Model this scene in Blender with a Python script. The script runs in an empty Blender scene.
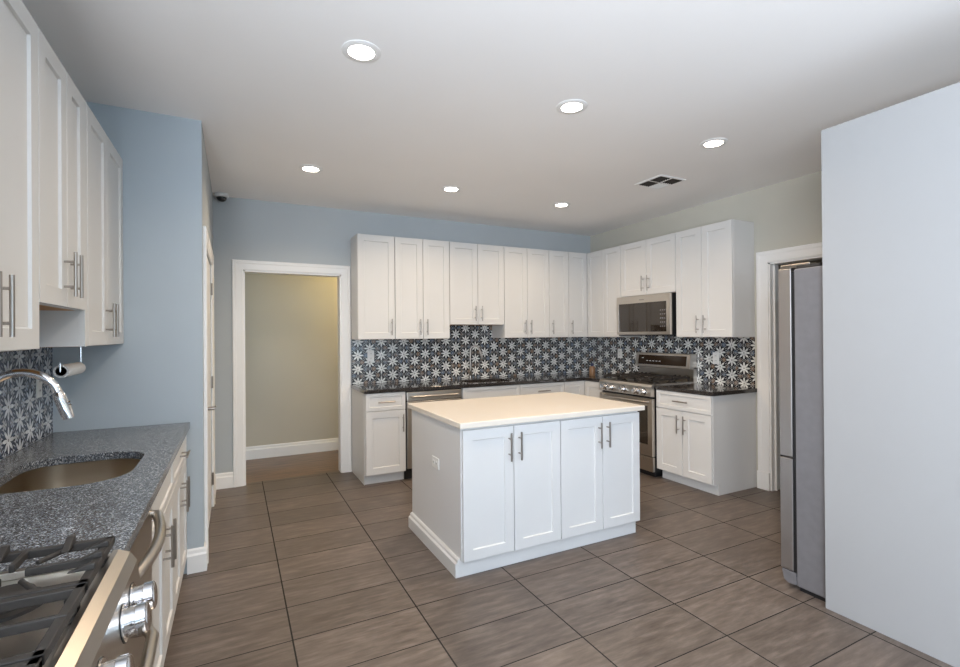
import bpy, bmesh, math, random
from math import pi, sin, cos, radians
from mathutils import Vector, Matrix
C = bpy.context.scene.collection
S = bpy.context.scene
random.seed(4)
H = 2.758                      # ceiling height
XL, XS, XR = -0.896, -0.174, 4.316   # left wall, left return wall, right wall
YE, YB, YS = 3.421, 5.18, -5.5       # return wall face, back wall, south wall

# ---------------------------------------------------------------- camera
f_px = 484.235
yaw, pitch, roll = 0.469338844, 0.00300675851, -0.00756135691
fw = Vector((sin(yaw)*cos(pitch), cos(yaw)*cos(pitch), sin(pitch)))
r0 = Vector((cos(yaw), -sin(yaw), 0)); u0 = r0.cross(fw)
rr = cos(roll)*r0 + sin(roll)*u0; uu = -sin(roll)*r0 + cos(roll)*u0
cd = bpy.data.cameras.new('camera'); cam = bpy.data.objects.new('camera', cd); C.objects.link(cam)
cd.sensor_fit = 'HORIZONTAL'; cd.sensor_width = 36; cd.lens = f_px*36/960; cd.clip_start = 0.02
M = Matrix((rr, uu, -fw)).transposed().to_4x4(); M.translation = Vector((0, 0, 1.429))
cam.matrix_world = M
S.camera = cam

# ---------------------------------------------------------------- world, daylight, exposure
W = bpy.data.worlds.new('sky'); S.world = W; W.use_nodes = True
W.node_tree.nodes['Background'].inputs[0].default_value = (0.62, 0.80, 1.0, 1)
W.node_tree.nodes['Background'].inputs[1].default_value = 1.0
S.view_settings.view_transform = 'Standard'; S.view_settings.look = 'None'
S.view_settings.gamma = 1; S.view_settings.use_curve_mapping = False
S.view_settings.exposure = 0.16
def area(name, loc, rot, sx, sy, power, col):
    l = bpy.data.lights.new(name, 'AREA'); l.shape = 'RECTANGLE'; l.size = sx; l.size_y = sy
    l.energy = power; l.color = col
    o = bpy.data.objects.new(name, l); C.objects.link(o); o.location = loc; o.rotation_euler = rot
    return o
# daylight entering by the two wide windows behind the camera
area('window_daylight_a', (0.35, YS-0.02, 1.35), (radians(122), 0, 0), 2.1, 2.1, 50, (0.62, 0.82, 1.0))
area('window_daylight_b', (3.05, YS-0.02, 1.35), (radians(122), 0, 0), 2.1, 2.1, 50, (0.62, 0.82, 1.0))
# invented source on the left behind the camera, added as fill
area('left_fill_light', (XL+0.01, -1.2, 1.55), (radians(128), 0, radians(-90)), 2.0, 1.5, 315, (0.83, 0.90, 1.0))

# ---------------------------------------------------------------- materials
def new(name):
    m = bpy.data.materials.new(name); m.use_nodes = True
    nt = m.node_tree; return m, nt, nt.nodes['Principled BSDF']
def setp(b, col=None, rough=None, metal=None, spec=None, coat=None):
    if col: b.inputs['Base Color'].default_value = (*col, 1)
    if rough is not None: b.inputs['Roughness'].default_value = rough
    if metal is not None: b.inputs['Metallic'].default_value = metal
    if spec is not None: b.inputs['Specular IOR Level'].default_value = spec
    if coat is not None: b.inputs['Coat Weight'].default_value = coat
def N(nt, t, **k):
    n = nt.nodes.new(t)
    for a, v in k.items(): setattr(n, a, v)
    return n
def link(nt, a, b): nt.links.new(a, b)
def ramp(nt, src, stops):
    r = N(nt, 'ShaderNodeValToRGB'); e = r.color_ramp.elements
    while len(e) < len(stops): e.new(0.5)
    for i, (p, c) in enumerate(stops): e[i].position = p; e[i].color = (*c, 1)
    link(nt, src, r.inputs[0]); return r
def paint(name, col, rough=0.6, var=0.03, bump=0.02, scale=60):
    m, nt, b = new(name); setp(b, col, rough)
    tc = N(nt, 'ShaderNodeTexCoord'); n = N(nt, 'ShaderNodeTexNoise'); n.inputs['Scale'].default_value = 1.6
    link(nt, tc.outputs['Object'], n.inputs['Vector'])
    r = ramp(nt, n.outputs['Fac'], [(0.3, tuple(c*(1-var) for c in col)), (0.7, tuple(min(1, c*(1+var)) for c in col))])
    link(nt, r.outputs[0], b.inputs['Base Color'])
    n2 = N(nt, 'ShaderNodeTexNoise'); n2.inputs['Scale'].default_value = scale
    link(nt, tc.outputs['Object'], n2.inputs['Vector'])
    bp = N(nt, 'ShaderNodeBump'); bp.inputs['Strength'].default_value = bump; bp.inputs['Distance'].default_value = 0.01
    link(nt, n2.outputs['Fac'], bp.inputs['Height']); link(nt, bp.outputs[0], b.inputs['Normal'])
    return m
def metal(name, col, rough=0.3, stretch=(1, 1, 12), var=0.04):
    m, nt, b = new(name); setp(b, col, rough, 1.0)
    tc = N(nt, 'ShaderNodeTexCoord'); mp = N(nt, 'ShaderNodeMapping'); mp.inputs['Scale'].default_value = stretch
    n = N(nt, 'ShaderNodeTexNoise'); n.inputs['Scale'].default_value = 8
    link(nt, tc.outputs['Object'], mp.inputs['Vector']); link(nt, mp.outputs[0], n.inputs['Vector'])
    mr = N(nt, 'ShaderNodeMapRange'); mr.inputs['To Min'].default_value = rough*(1-var); mr.inputs['To Max'].default_value = rough*(1+var)
    link(nt, n.outputs['Fac'], mr.inputs['Value']); link(nt, mr.outputs[0], b.inputs['Roughness'])
    return m
def plain(name, col, rough=0.5, met=0.0, coat=0.0):
    m, nt, b = new(name); setp(b, col, rough, met, coat=coat)
    tc = N(nt, 'ShaderNodeTexCoord'); n = N(nt, 'ShaderNodeTexNoise'); n.inputs['Scale'].default_value = 25
    link(nt, tc.outputs['Object'], n.inputs['Vector'])
    r = ramp(nt, n.outputs['Fac'], [(0.3, tuple(c*0.96 for c in col)), (0.7, tuple(min(1, c*1.04) for c in col))])
    link(nt, r.outputs[0], b.inputs['Base Color']); return m
def granite(name, dark, mid, light, scale=220, rough=0.12):
    m, nt, b = new(name); setp(b, dark, rough)
    tc = N(nt, 'ShaderNodeTexCoord'); n = N(nt, 'ShaderNodeTexNoise'); n.inputs['Scale'].default_value = scale; n.inputs['Detail'].default_value = 3
    v = N(nt, 'ShaderNodeTexVoronoi'); v.inputs['Scale'].default_value = scale*0.6
    link(nt, tc.outputs['Object'], n.inputs['Vector']); link(nt, tc.outputs['Object'], v.inputs['Vector'])
    r = ramp(nt, n.outputs['Fac'], [(0.40, dark), (0.52, mid), (0.66, light)])
    r2 = ramp(nt, v.outputs['Color'], [(0.3, (0.5, 0.5, 0.5)), (0.8, (1.3, 1.3, 1.3))])
    mx = N(nt, 'ShaderNodeMix', data_type='RGBA', blend_type='MULTIPLY'); mx.inputs[0].default_value = 1
    link(nt, r.outputs[0], mx.inputs[6]); link(nt, r2.outputs[0], mx.inputs[7])
    link(nt, mx.outputs[2], b.inputs['Base Color']); return m
def math_(nt, op, a, b=None, c=None):
    n = N(nt, 'ShaderNodeMath', operation=op)
    for i, x in enumerate((a, b, c)):
        if x is None: continue
        if isinstance(x, (int, float)): n.inputs[i].default_value = x
        else: link(nt, x, n.inputs[i])
    return n.outputs[0]
def floor_tiles(name):
    m, nt, b = new(name); setp(b, rough=0.42)
    tc = N(nt, 'ShaderNodeTexCoord'); sp = N(nt, 'ShaderNodeSeparateXYZ'); link(nt, tc.outputs['Object'], sp.inputs[0])
    def line(src, o, w, g):
        a = math_(nt, 'MULTIPLY_ADD', src, 1/w, -o/w + 100)
        fr = math_(nt, 'FRACT', a); d = math_(nt, 'MINIMUM', fr, math_(nt, 'SUBTRACT', 1.0, fr))
        return math_(nt, 'LESS_THAN', d, g/w), math_(nt, 'FLOOR', a)
    gx, ix = line(sp.outputs[0], 0.237, 0.61, 0.0036); gy, iy = line(sp.outputs[1], 2.132, 0.3055, 0.0028)
    g = math_(nt, 'MAXIMUM', gx, gy)
    cb = N(nt, 'ShaderNodeCombineXYZ'); link(nt, ix, cb.inputs[0]); link(nt, iy, cb.inputs[1])
    wn = N(nt, 'ShaderNodeTexWhiteNoise', noise_dimensions='3D'); link(nt, cb.outputs[0], wn.inputs['Vector'])
    # streaks run along the long side of each tile, shifted per tile
    mp = N(nt, 'ShaderNodeMapping'); mp.inputs['Scale'].default_value = (3.6, 20, 1)
    va = N(nt, 'ShaderNodeVectorMath', operation='MULTIPLY_ADD'); va.inputs[1].default_value = (7, 7, 7)
    link(nt, wn.outputs['Color'], va.inputs[0]); link(nt, tc.outputs['Object'], va.inputs[2]); link(nt, va.outputs[0], mp.inputs['Vector'])
    n1 = N(nt, 'ShaderNodeTexNoise'); n1.inputs['Scale'].default_value = 1.6; n1.inputs['Detail'].default_value = 9; n1.inputs['Roughness'].default_value = 0.65
    link(nt, mp.outputs[0], n1.inputs['Vector'])
    r = ramp(nt, n1.outputs['Fac'], [(0.28, (0.068, 0.051, 0.040)), (0.5, (0.122, 0.097, 0.081)), (0.72, (0.200, 0.165, 0.141))])
    tv = N(nt, 'ShaderNodeMapRange'); tv.inputs['To Min'].default_value = 0.88; tv.inputs['To Max'].default_value = 1.10
    link(nt, wn.outputs['Value'], tv.inputs['Value'])
    mu = N(nt, 'ShaderNodeMix', data_type='RGBA', blend_type='MULTIPLY'); mu.inputs[0].default_value = 1
    link(nt, r.outputs[0], mu.inputs[6]); link(nt, tv.outputs[0], mu.inputs[7])
    mx = N(nt, 'ShaderNodeMix', data_type='RGBA'); link(nt, g, mx.inputs[0]); link(nt, mu.outputs[2], mx.inputs[6]); mx.inputs[7].default_value = (0.010, 0.009, 0.008, 1)
    link(nt, mx.outputs[2], b.inputs['Base Color'])
    rg = math_(nt, 'MULTIPLY_ADD', n1.outputs['Fac'], 0.35, 0.24); rg = math_(nt, 'MAXIMUM', rg, math_(nt, 'MULTIPLY', g, 0.9)); link(nt, rg, b.inputs['Roughness'])
    bp = N(nt, 'ShaderNodeBump'); bp.inputs['Strength'].default_value = 0.25; bp.inputs['Distance'].default_value = 0.002
    hh = math_(nt, 'SUBTRACT', math_(nt, 'MULTIPLY', n1.outputs['Fac'], 0.25), g); link(nt, hh, bp.inputs['Height']); link(nt, bp.outputs[0], b.inputs['Normal'])
    return m
def wood_floor(name):
    m, nt, b = new(name); setp(b, rough=0.3)
    tc = N(nt, 'ShaderNodeTexCoord'); mp = N(nt, 'ShaderNodeMapping'); mp.inputs['Scale'].default_value = (1.2, 16, 1)
    n = N(nt, 'ShaderNodeTexNoise'); n.inputs['Scale'].default_value = 2.5; n.inputs['Detail'].default_value = 6
    link(nt, tc.outputs['Object'], mp.inputs['Vector']); link(nt, mp.outputs[0], n.inputs['Vector'])
    r = ramp(nt, n.outputs['Fac'], [(0.3, (0.060, 0.032, 0.016)), (0.7, (0.24, 0.140, 0.075))])
    sp = N(nt, 'ShaderNodeSeparateXYZ'); link(nt, tc.outputs['Object'], sp.inputs[0])
    fr = math_(nt, 'FRACT', math_(nt, 'MULTIPLY', sp.outputs[1], 1/0.083)); g = math_(nt, 'LESS_THAN', fr, 0.03)
    mx = N(nt, 'ShaderNodeMix', data_type='RGBA'); link(nt, g, mx.inputs[0]); link(nt, r.outputs[0], mx.inputs[6]); mx.inputs[7].default_value = (0.02, 0.01, 0.006, 1)
    link(nt, mx.outputs[2], b.inputs['Base Color']); return m
def star_tiles(name, axis, off_u, off_v, s=0.146, small_a=(0.14, 0.19, 0.26), white=(0.82, 0.83, 0.80), ground=(0.014, 0.015, 0.020), mid=(0.22, 0.22, 0.22), small_b=(0.26, 0.17, 0.11)):
    """mosaic of white many-petalled stars on a near-black ground, hexagonal repeat"""
    m, nt, b = new(name); setp(b, rough=0.22)
    tc = N(nt, 'ShaderNodeTexCoord'); sp = N(nt, 'ShaderNodeSeparateXYZ'); link(nt, tc.outputs['Object'], sp.inputs[0])
    u = math_(nt, 'ADD', sp.outputs['xyz'.index(axis)], off_u); v = math_(nt, 'ADD', sp.outputs[2], off_v)
    cb = N(nt, 'ShaderNodeCombineXYZ'); link(nt, u, cb.inputs[0]); link(nt, v, cb.inputs[1])
    def nearest(cx, cy):
        def wrap(shift):
            a = N(nt, 'ShaderNodeVectorMath', operation='ADD'); a.inputs[1].default_value = (shift[0]+20*cx, shift[1]+20*cy, 0); link(nt, cb.outputs[0], a.inputs[0])
            w = N(nt, 'ShaderNodeVectorMath', operation='WRAP'); w.inputs[1].default_value = (cx/2, cy/2, 1); w.inputs[2].default_value = (-cx/2, -cy/2, -1)
            link(nt, a.outputs[0], w.inputs[0])
            l = N(nt, 'ShaderNodeVectorMath', operation='LENGTH'); link(nt, w.outputs[0], l.inputs[0]); return w.outputs[0], l.outputs['Value']
        a, la = wrap((0, 0)); c, lc = wrap((cx/2, cy/2))
        pick = math_(nt, 'LESS_THAN', lc, la)
        mx = N(nt, 'ShaderNodeMix', data_type='VECTOR'); link(nt, pick, mx.inputs[0]); link(nt, a, mx.inputs[4]); link(nt, c, mx.inputs[5])
        s2 = N(nt, 'ShaderNodeSeparateXYZ'); link(nt, mx.outputs[1], s2.inputs[0])
        return math_(nt, 'MINIMUM', la, lc), math_(nt, 'ARCTAN2', s2.outputs[1], s2.outputs[0])
    def petals(th, n):   # 0..1, 1 on the middle of a petal
        return math_(nt, 'ABSOLUTE', math_(nt, 'COSINE', math_(nt, 'MULTIPLY', th, n/2)))
    r, th = nearest(s*math.sqrt(3), s)
    p = petals(th, 8)
    lim = math_(nt, 'MULTIPLY_ADD', math_(nt, 'POWER', p, 1.3), 0.043, 0.016)
    big = math_(nt, 'LESS_THAN', r, lim)
    core = math_(nt, 'LESS_THAN', r, 0.007)
    r2, th2 = nearest(s/math.sqrt(3), s)
    p2 = petals(th2, 6)
    lim2 = math_(nt, 'MULTIPLY_ADD', math_(nt, 'POWER', p2, 0.8), 0.022, 0.004)
    sm = math_(nt, 'LESS_THAN', r2, lim2)
    sm_core = math_(nt, 'LESS_THAN', r2, 0.005)
    pr = petals(th, 24)
    ring = math_(nt, 'MULTIPLY', math_(nt, 'GREATER_THAN', r, 0.060), math_(nt, 'GREATER_THAN', pr, 0.90))
    n = N(nt, 'ShaderNodeTexNoise'); n.inputs['Scale'].default_value = 9; link(nt, tc.outputs['Object'], n.inputs['Vector'])
    cr = ramp(nt, n.outputs['Fac'], [(0.38, small_a), (0.5, mid), (0.62, small_b)])
    n3 = N(nt, 'ShaderNodeTexNoise'); n3.inputs['Scale'].default_value = 30; link(nt, tc.outputs['Object'], n3.inputs['Vector'])
    wr = ramp(nt, n3.outputs['Fac'], [(0.35, tuple(c*0.72 for c in white)), (0.65, white)])
    def mix(f, a, c):
        mx = N(nt, 'ShaderNodeMix', data_type='RGBA'); link(nt, f, mx.inputs[0])
        for k, x in ((6, a), (7, c)):
            if isinstance(x, tuple): mx.inputs[k].default_value = (*x, 1)
            else: link(nt, x, mx.inputs[k])
        return mx.outputs[2]
    bg = mix(ring, ground, (0.42, 0.42, 0.40))
    c = mix(sm, bg, cr.outputs[0]); c = mix(sm_core, c, (0.35, 0.34, 0.32))
    c = mix(big, c, wr.outputs[0]); c = mix(core, c, (0.22, 0.22, 0.22))
    link(nt, c, b.inputs['Base Color']); return m
def emit(name, col, st):
    m, nt, b = new(name); setp(b, col, 0.5)
    b.inputs['Emission Color'].default_value = (*col, 1); b.inputs['Emission Strength'].default_value = st; return m

m_blue = paint('blue grey wall tone', (0.425, 0.480, 0.520), 0.62)
m_bluegrey = paint('pale blue grey back wall tone', (0.46, 0.495, 0.515), 0.62)
m_greige = paint('warm grey wall tone', (0.55, 0.53, 0.46), 0.62)  # warmer base colour than the blue grey walls
m_tan = paint('tan hallway paint', (0.55, 0.51, 0.42), 0.62)
m_ceil = paint('white ceiling paint', (0.93, 0.92, 0.91), 0.8, 0.01)
m_trim = paint('white gloss trim', (0.86, 0.86, 0.85), 0.35, 0.01, 0.0)
m_cab = paint('white cabinet lacquer', (0.655, 0.65, 0.635), 0.38, 0.012, 0.0)
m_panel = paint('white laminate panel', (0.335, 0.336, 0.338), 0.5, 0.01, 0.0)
m_island = paint('white island lacquer', (0.66, 0.66, 0.66), 0.38, 0.012, 0.0)
m_dark = plain('dark gap', (0.02, 0.018, 0.016), 0.7)
m_wood_in = plain('raw plywood underside', (0.55, 0.30, 0.12), 0.6)
m_doorsteel = metal('satin fridge steel', (0.46, 0.44, 0.43), 0.42, (1, 1, 4), 0.02)
m_steel = metal('brushed stainless steel', (0.55, 0.51, 0.46), 0.30)
m_steel_h = metal('brushed stainless steel across', (0.55, 0.51, 0.46), 0.28, (12, 12, 1))
m_nickel = metal('brushed nickel', (0.36, 0.33, 0.30), 0.30)
m_chrome = metal('polished chrome', (0.80, 0.80, 0.82), 0.08)
m_sink = metal('satin sink steel', (0.44, 0.365, 0.275), 0.30, (1, 1, 1), 0.01)
m_black = plain('black enamel', (0.012, 0.012, 0.013), 0.3)
m_iron = plain('matt cast iron', (0.026, 0.022, 0.019), 0.62)
m_glass = plain('dark oven glass', (0.022, 0.015, 0.009), 0.06, 0.0, 0.5)
m_fridge = plain('grey fridge side', (0.205, 0.200, 0.210), 0.42, 0.35)
m_granL = granite('sheen-lightened blue flecked granite', (0.045, 0.054, 0.070), (0.145, 0.160, 0.18), (0.46, 0.47, 0.47), 230, 0.20)  # bluish flecks belong to the stone; the lighter tone is reflection painted in
m_granB = granite('dark brown black granite', (0.010, 0.011, 0.013), (0.028, 0.027, 0.028), (0.15, 0.12, 0.10), 200, 0.10)
m_quartz = paint('lamp-tinted white quartz', (0.74, 0.685, 0.61), 0.22, 0.012, 0.0)  # white quartz; the warm cast of the downlights is tinted into its colour
m_floor = floor_tiles('grey brown floor tiles')
m_woodf = wood_floor('brown hallway wood floor')
m_starB = star_tiles('star mosaic back', 'x', -1.168, -1.22)
m_starR = star_tiles('star mosaic right', 'y', -2.965, -1.24)
m_starL = star_tiles('star mosaic left', 'y', -2.965, -1.20, 0.146, (0.36, 0.40, 0.46), (0.74, 0.77, 0.79), (0.035, 0.055, 0.11), (0.45, 0.47, 0.48), (0.50, 0.50, 0.48))
m_plate = plain('white plastic', (0.78, 0.78, 0.76), 0.35)
m_paper = paint('white tissue paper', (0.80, 0.80, 0.79), 0.9, 0.02, 0.2, 90)
m_card = plain('brown cardboard tube', (0.10, 0.06, 0.04), 0.8)
m_lens = emit('lit downlight lens', (1.0, 0.93, 0.82), 14)
m_display = plain('control display glass', (0.03, 0.018, 0.010), 0.1)
m_amber = plain('amber bottle plastic', (0.22, 0.13, 0.07), 0.3)
m_navy = plain('dark blue cap plastic', (0.02, 0.03, 0.09), 0.35)

# ---------------------------------------------------------------- mesh helpers
class MB:
    def __init__(s): s.bm = bmesh.new()
    def box(s, x0, x1, y0, y1, z0, z1):
        v = [s.bm.verts.new(p) for p in ((x0,y0,z0),(x1,y0,z0),(x1,y1,z0),(x0,y1,z0),(x0,y0,z1),(x1,y0,z1),(x1,y1,z1),(x0,y1,z1))]
        for f in ((0,3,2,1),(4,5,6,7),(0,1,5,4),(1,2,6,5),(2,3,7,6),(3,0,4,7)): s.bm.faces.new([v[i] for i in f])
        return s
    def tube(s, pts, r, seg=12, closed=False):
        pts = [Vector(p) for p in pts]; n = len(pts); rings = []
        rad = r if isinstance(r, (list, tuple)) else [r]*n
        prev = None
        for i, p in enumerate(pts):
            a = pts[i-1] if i else (pts[-1] if closed else p); b = pts[(i+1) % n] if (i < n-1 or closed) else p
            t = (b - a).normalized()
            if prev is None:
                ref = Vector((0, 0, 1)) if abs(t.z) < 0.9 else Vector((1, 0, 0)); nx = t.cross(ref).normalized()
            else:
                nx = (prev - t*prev.dot(t)).normalized()
            prev = nx; ny = t.cross(nx)
            rings.append([s.bm.verts.new(p + rad[i]*(cos(2*pi*k/seg)*nx + sin(2*pi*k/seg)*ny)) for k in range(seg)])
        m = n if closed else n-1
        for i in range(m):
            A, B = rings[i], rings[(i+1) % n]
            for k in range(seg): s.bm.faces.new((A[k], A[(k+1) % seg], B[(k+1) % seg], B[k]))
        if not closed: s.bm.faces.new(rings[0][::-1]); s.bm.faces.new(rings[-1])
        return s
    def lathe(s, prof, c=(0, 0, 0), axis='z', seg=32):
        """profile of (radius, height) pairs turned about an axis through c"""
        c = Vector(c); rings = []
        for r, h in prof:
            ring = []
            for k in range(seg):
                a = 2*pi*k/seg; x, y = r*cos(a), r*sin(a)
                p = {'z': (x, y, h), 'y': (x, h, -y), 'x': (h, x, y)}[axis]
                ring.append(s.bm.verts.new(c + Vector(p)))
            rings.append(ring)
        for A, B in zip(rings, rings[1:]):
            for k in range(seg): s.bm.faces.new((A[k], A[(k+1) % seg], B[(k+1) % seg], B[k]))
        for ring, flip in ((rings[0], True), (rings[-1], False)):
            if max((v.co - ring[0].co).length for v in ring) > 1e-5: s.bm.faces.new(ring[::-1] if flip else ring)
        return s
    def prism(s, poly, axis, a0, a1):
        """polygon in the two other axes (in order) extruded along axis"""
        def P(p, a): return {'x': (a, p[0], p[1]), 'y': (p[0], a, p[1]), 'z': (p[0], p[1], a)}[axis]
        A = [s.bm.verts.new(P(p, a0)) for p in poly]; B = [s.bm.verts.new(P(p, a1)) for p in poly]
        n = len(poly)
        s.bm.faces.new(A[::-1]); s.bm.faces.new(B)
        for i in range(n): s.bm.faces.new((A[i], A[(i+1) % n], B[(i+1) % n], B[i]))
        return s
    def holed(s, outer, hole, z0, z1):
        """slab with one hole: outer and hole are xy loops"""
        lo = []; hi = []
        for z, out in ((z0, lo), (z1, hi)):
            for loop in (outer, hole):
                vs = [s.bm.verts.new((p[0], p[1], z)) for p in loop]
                es = [s.bm.edges.new((vs[i], vs[(i+1) % len(vs)])) for i in range(len(vs))]
                out.append((vs, es))
            bmesh.ops.triangle_fill(s.bm, edges=out[0][1]+out[1][1], use_beauty=True)
        for k in (0, 1):
            A, B = lo[k][0], hi[k][0]; n = len(A)
            for i in range(n): s.bm.faces.new((A[i], A[(i+1) % n], B[(i+1) % n], B[i]))
        return s
    def shaker(s, x0, x1, z0, z1, t=0.020, rail=0.064, rec=0.009, y=0.0):
        """framed door front: front face at y-t, back at y"""
        b = s.bm
        def ring(i, yy): return [b.verts.new((x0+i, yy, z0+i)), b.verts.new((x1-i, yy, z0+i)), b.verts.new((x1-i, yy, z1-i)), b.verts.new((x0+i, yy, z1-i))]
        R = [ring(0, y), ring(0, y-t+0.0015), ring(0.0015, y-t), ring(rail, y-t), ring(rail+0.004, y-t+rec)]
        for A, B in zip(R, R[1:]):
            for k in range(4): b.faces.new((A[k], A[(k+1) % 4], B[(k+1) % 4], B[k]))
        b.faces.new(R[-1]); b.faces.new(R[0][::-1]); return s
    def build(s, name, mat, parent=None, bevel=0, smooth=False, loc=None, rot=None, label=None):
        bmesh.ops.recalc_face_normals(s.bm, faces=s.bm.faces)
        me = bpy.data.meshes.new(name); s.bm.to_mesh(me); s.bm.free()
        me.materials.append(mat)
        o = bpy.data.objects.new(name, me); C.objects.link(o)
        if parent: o.parent = parent
        if loc: o.location = loc
        if rot: o.rotation_euler = rot
        if smooth:
            for p in me.polygons: p.use_smooth = True
            try: me.set_sharp_from_angle(angle=radians(38))
            except Exception: pass
        if bevel:
            md = o.modifiers.new('bevel', 'BEVEL'); md.width = bevel; md.segments = 2; md.limit_method = 'ANGLE'; md.angle_limit = radians(40)
            md.harden_normals = False
        if label: o['label'] = label
        return o
def thing(name, label, cat, loc=(0, 0, 0), rz=0, group=None):
    o = bpy.data.objects.new(name, None); C.objects.link(o); o.empty_display_size = 0.1
    o.location = loc; o.rotation_euler = (0, 0, rz); o['label'] = label; o['category'] = cat
    if group: o['group'] = group
    return o
def tag(o, label, cat, group=None):
    o['label'] = label; o['category'] = cat
    if group: o['group'] = group
    return o
def struct(name, mb, mat, bevel=0, parent=None):
    o = mb.build(name, mat, parent, bevel)
    if not parent: o['kind'] = 'structure'
    return o

# ---------------------------------------------------------------- the room
struct('floor', MB().box(XL-0.12, XR+1.6, YS-0.12, YB+0.07, -0.10, 0), m_floor)
struct('floor_hallway', MB().box(-1.6, 2.6, YB+0.07, 6.36, -0.10, 0.0), m_woodf)
struct('ceiling', MB().box(XL-0.12, XR+1.6, YS-0.12, YB+0.12, H, H+0.12), m_ceil)
struct('ceiling_hallway', MB().box(-1.6, 2.6, YB+0.12, 6.36, 2.60, 2.72), m_ceil)
# back wall with the hallway opening
DX0, DX1, DZ = 0.078, 0.998, 2.070
struct('wall_back', MB().box(XS-0.12, DX0, YB, YB+0.12, 0, H).box(DX1, XR+0.12, YB, YB+0.12, 0, H).box(DX0, DX1, YB, YB+0.12, DZ, H), m_bluegrey)
# right wall with a door opening behind the fridge
RY0, RY1, RZ = 1.80, 2.725, 2.062
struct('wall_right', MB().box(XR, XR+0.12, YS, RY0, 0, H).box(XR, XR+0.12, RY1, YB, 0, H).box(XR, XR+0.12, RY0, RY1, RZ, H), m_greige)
# left wall with an added opening for the fill light, return wall with a door
struct('wall_left', MB().box(XL-0.12, XL, YS, -2.2, 0, H).box(XL-0.12, XL, -0.2, YE, 0, H).box(XL-0.12, XL, -2.2, -0.2, 0, 0.8).box(XL-0.12, XL, -2.2, -0.2, 2.3, H), m_blue)
struct('wall_left_return', MB().box(XL-0.12, XS, YE, YE+0.10, 0, H), m_blue)
LY0, LY1, LZ = 3.60, 4.66, 2.035
struct('wall_left_side', MB().box(XS-0.10, XS, YE+0.10, LY0, 0, H).box(XS-0.10, XS, LY1, YB, 0, H).box(XS-0.10, XS, LY0, LY1, LZ, H), m_bluegrey)
# south wall with two wide windows, behind the camera
struct('wall_south', MB().box(XL-0.12, -0.60, YS-0.12, YS, 0, H).box(1.30, 2.10, YS-0.12, YS, 0, H).box(4.00, XR+0.12, YS-0.12, YS, 0, H)
       .box(-0.60, 1.30, YS-0.12, YS, 0, 0.35).box(-0.60, 1.30, YS-0.12, YS, 2.35, H).box(2.10, 4.00, YS-0.12, YS, 0, 0.35).box(2.10, 4.00, YS-0.12, YS, 2.35, H), m_blue)
def window_frame(name, x0, x1):
    b = MB()
    for a, c in ((x0, x0+0.05), ((x0+x1)/2-0.03, (x0+x1)/2+0.03), (x1-0.05, x1)): b.box(a, c, YS-0.10, YS+0.01, 0.35, 2.35)
    b.box(x0, x1, YS-0.10, YS+0.01, 0.35, 0.41).box(x0, x1, YS-0.10, YS+0.01, 2.29, 2.35)
    struct(name, b, m_trim)
window_frame('window_1', -0.60, 1.30); window_frame('window_2', 2.10, 4.00)
# wall closing the fridge niche
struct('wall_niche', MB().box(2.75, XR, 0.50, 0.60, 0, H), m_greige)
# hallway and side room
struct('wall_hallway', MB().box(-1.6, 2.6, 6.25, 6.36, 0, 2.60), m_tan)
struct('wall_hallway_left', MB().box(-1.7, -1.6, YB+0.12, 6.36, 0, 2.6), m_tan)
struct('wall_hallway_right', MB().box(2.6, 2.7, YB+0.12, 6.36, 0, 2.6), m_tan)
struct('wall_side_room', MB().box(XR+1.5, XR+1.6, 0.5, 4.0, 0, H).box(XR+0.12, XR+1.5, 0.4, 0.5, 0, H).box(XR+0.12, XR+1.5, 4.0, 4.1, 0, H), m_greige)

# casings: profiled boards round each opening
def casing_profile(w, t):          # across the width u, thickness v
    return [(0, 0), (0, t*0.55), (w*0.10, t*0.75), (w*0.62, t*0.80), (w*0.72, t), (w*0.93, t), (w, t*0.7), (w, 0)]
def casing(name, a0, a1, ztop, w, t, place):
    """a0,a1 opening edges along the wall, place(u, depth, z) -> world"""
    b = MB(); prof = casing_profile(w, t)
    rows = []
    for (a, z, du, dz) in ((a0, 0, -1, 0), (a0, ztop, -1, 1), (a1, ztop, 1, 1), (a1, 0, 1, 0)):
        rows.append([b.bm.verts.new(place(a+du*u, v, z+dz*u)) for u, v in prof])
    n = len(prof)
    for A, B in zip(rows, rows[1:]):
        for k in range(n): b.bm.faces.new((A[k], A[(k+1) % n], B[(k+1) % n], B[k]))
    b.bm.faces.new(rows[0]); b.bm.faces.new(rows[-1])
    return struct(name, b, m_trim)
casing('trim_1', DX0, DX1, DZ, 0.096, 0.020, lambda u, d, z: (u, YB-d, z))
struct('trim_2', MB().box(DX0-0.001, DX0+0.014, YB-0.002, YB+0.125, 0, DZ).box(DX1-0.014, DX1+0.001, YB-0.002, YB+0.125, 0, DZ).box(DX0, DX1, YB-0.002, YB+0.125, DZ-0.014, DZ), m_trim)
casing('trim_3', RY0, RY1, RZ, 0.108, 0.020, lambda u, d, z: (XR-d, u, z))
struct('trim_4', MB().box(XR-0.002, XR+0.125, RY1-0.014, RY1+0.001, 0, RZ).box(XR-0.002, XR+0.125, RY0-0.001, RY0+0.014, 0, RZ).box(XR-0.002, XR+0.125, RY0, RY1, RZ-0.014, RZ)
       .box(XR+0.045, XR+0.06, RY1-0.028, RY1-0.012, 0, RZ), m_trim)
struct('trim_5', MB().box(XR-0.026, XR, RY1-0.002, RY1+0.112, 0, 0.16), m_trim, 0.003)
casing('trim_6', LY0, LY1, LZ, 0.095, 0.020, lambda u, d, z: (XS+d, u, z))
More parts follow.
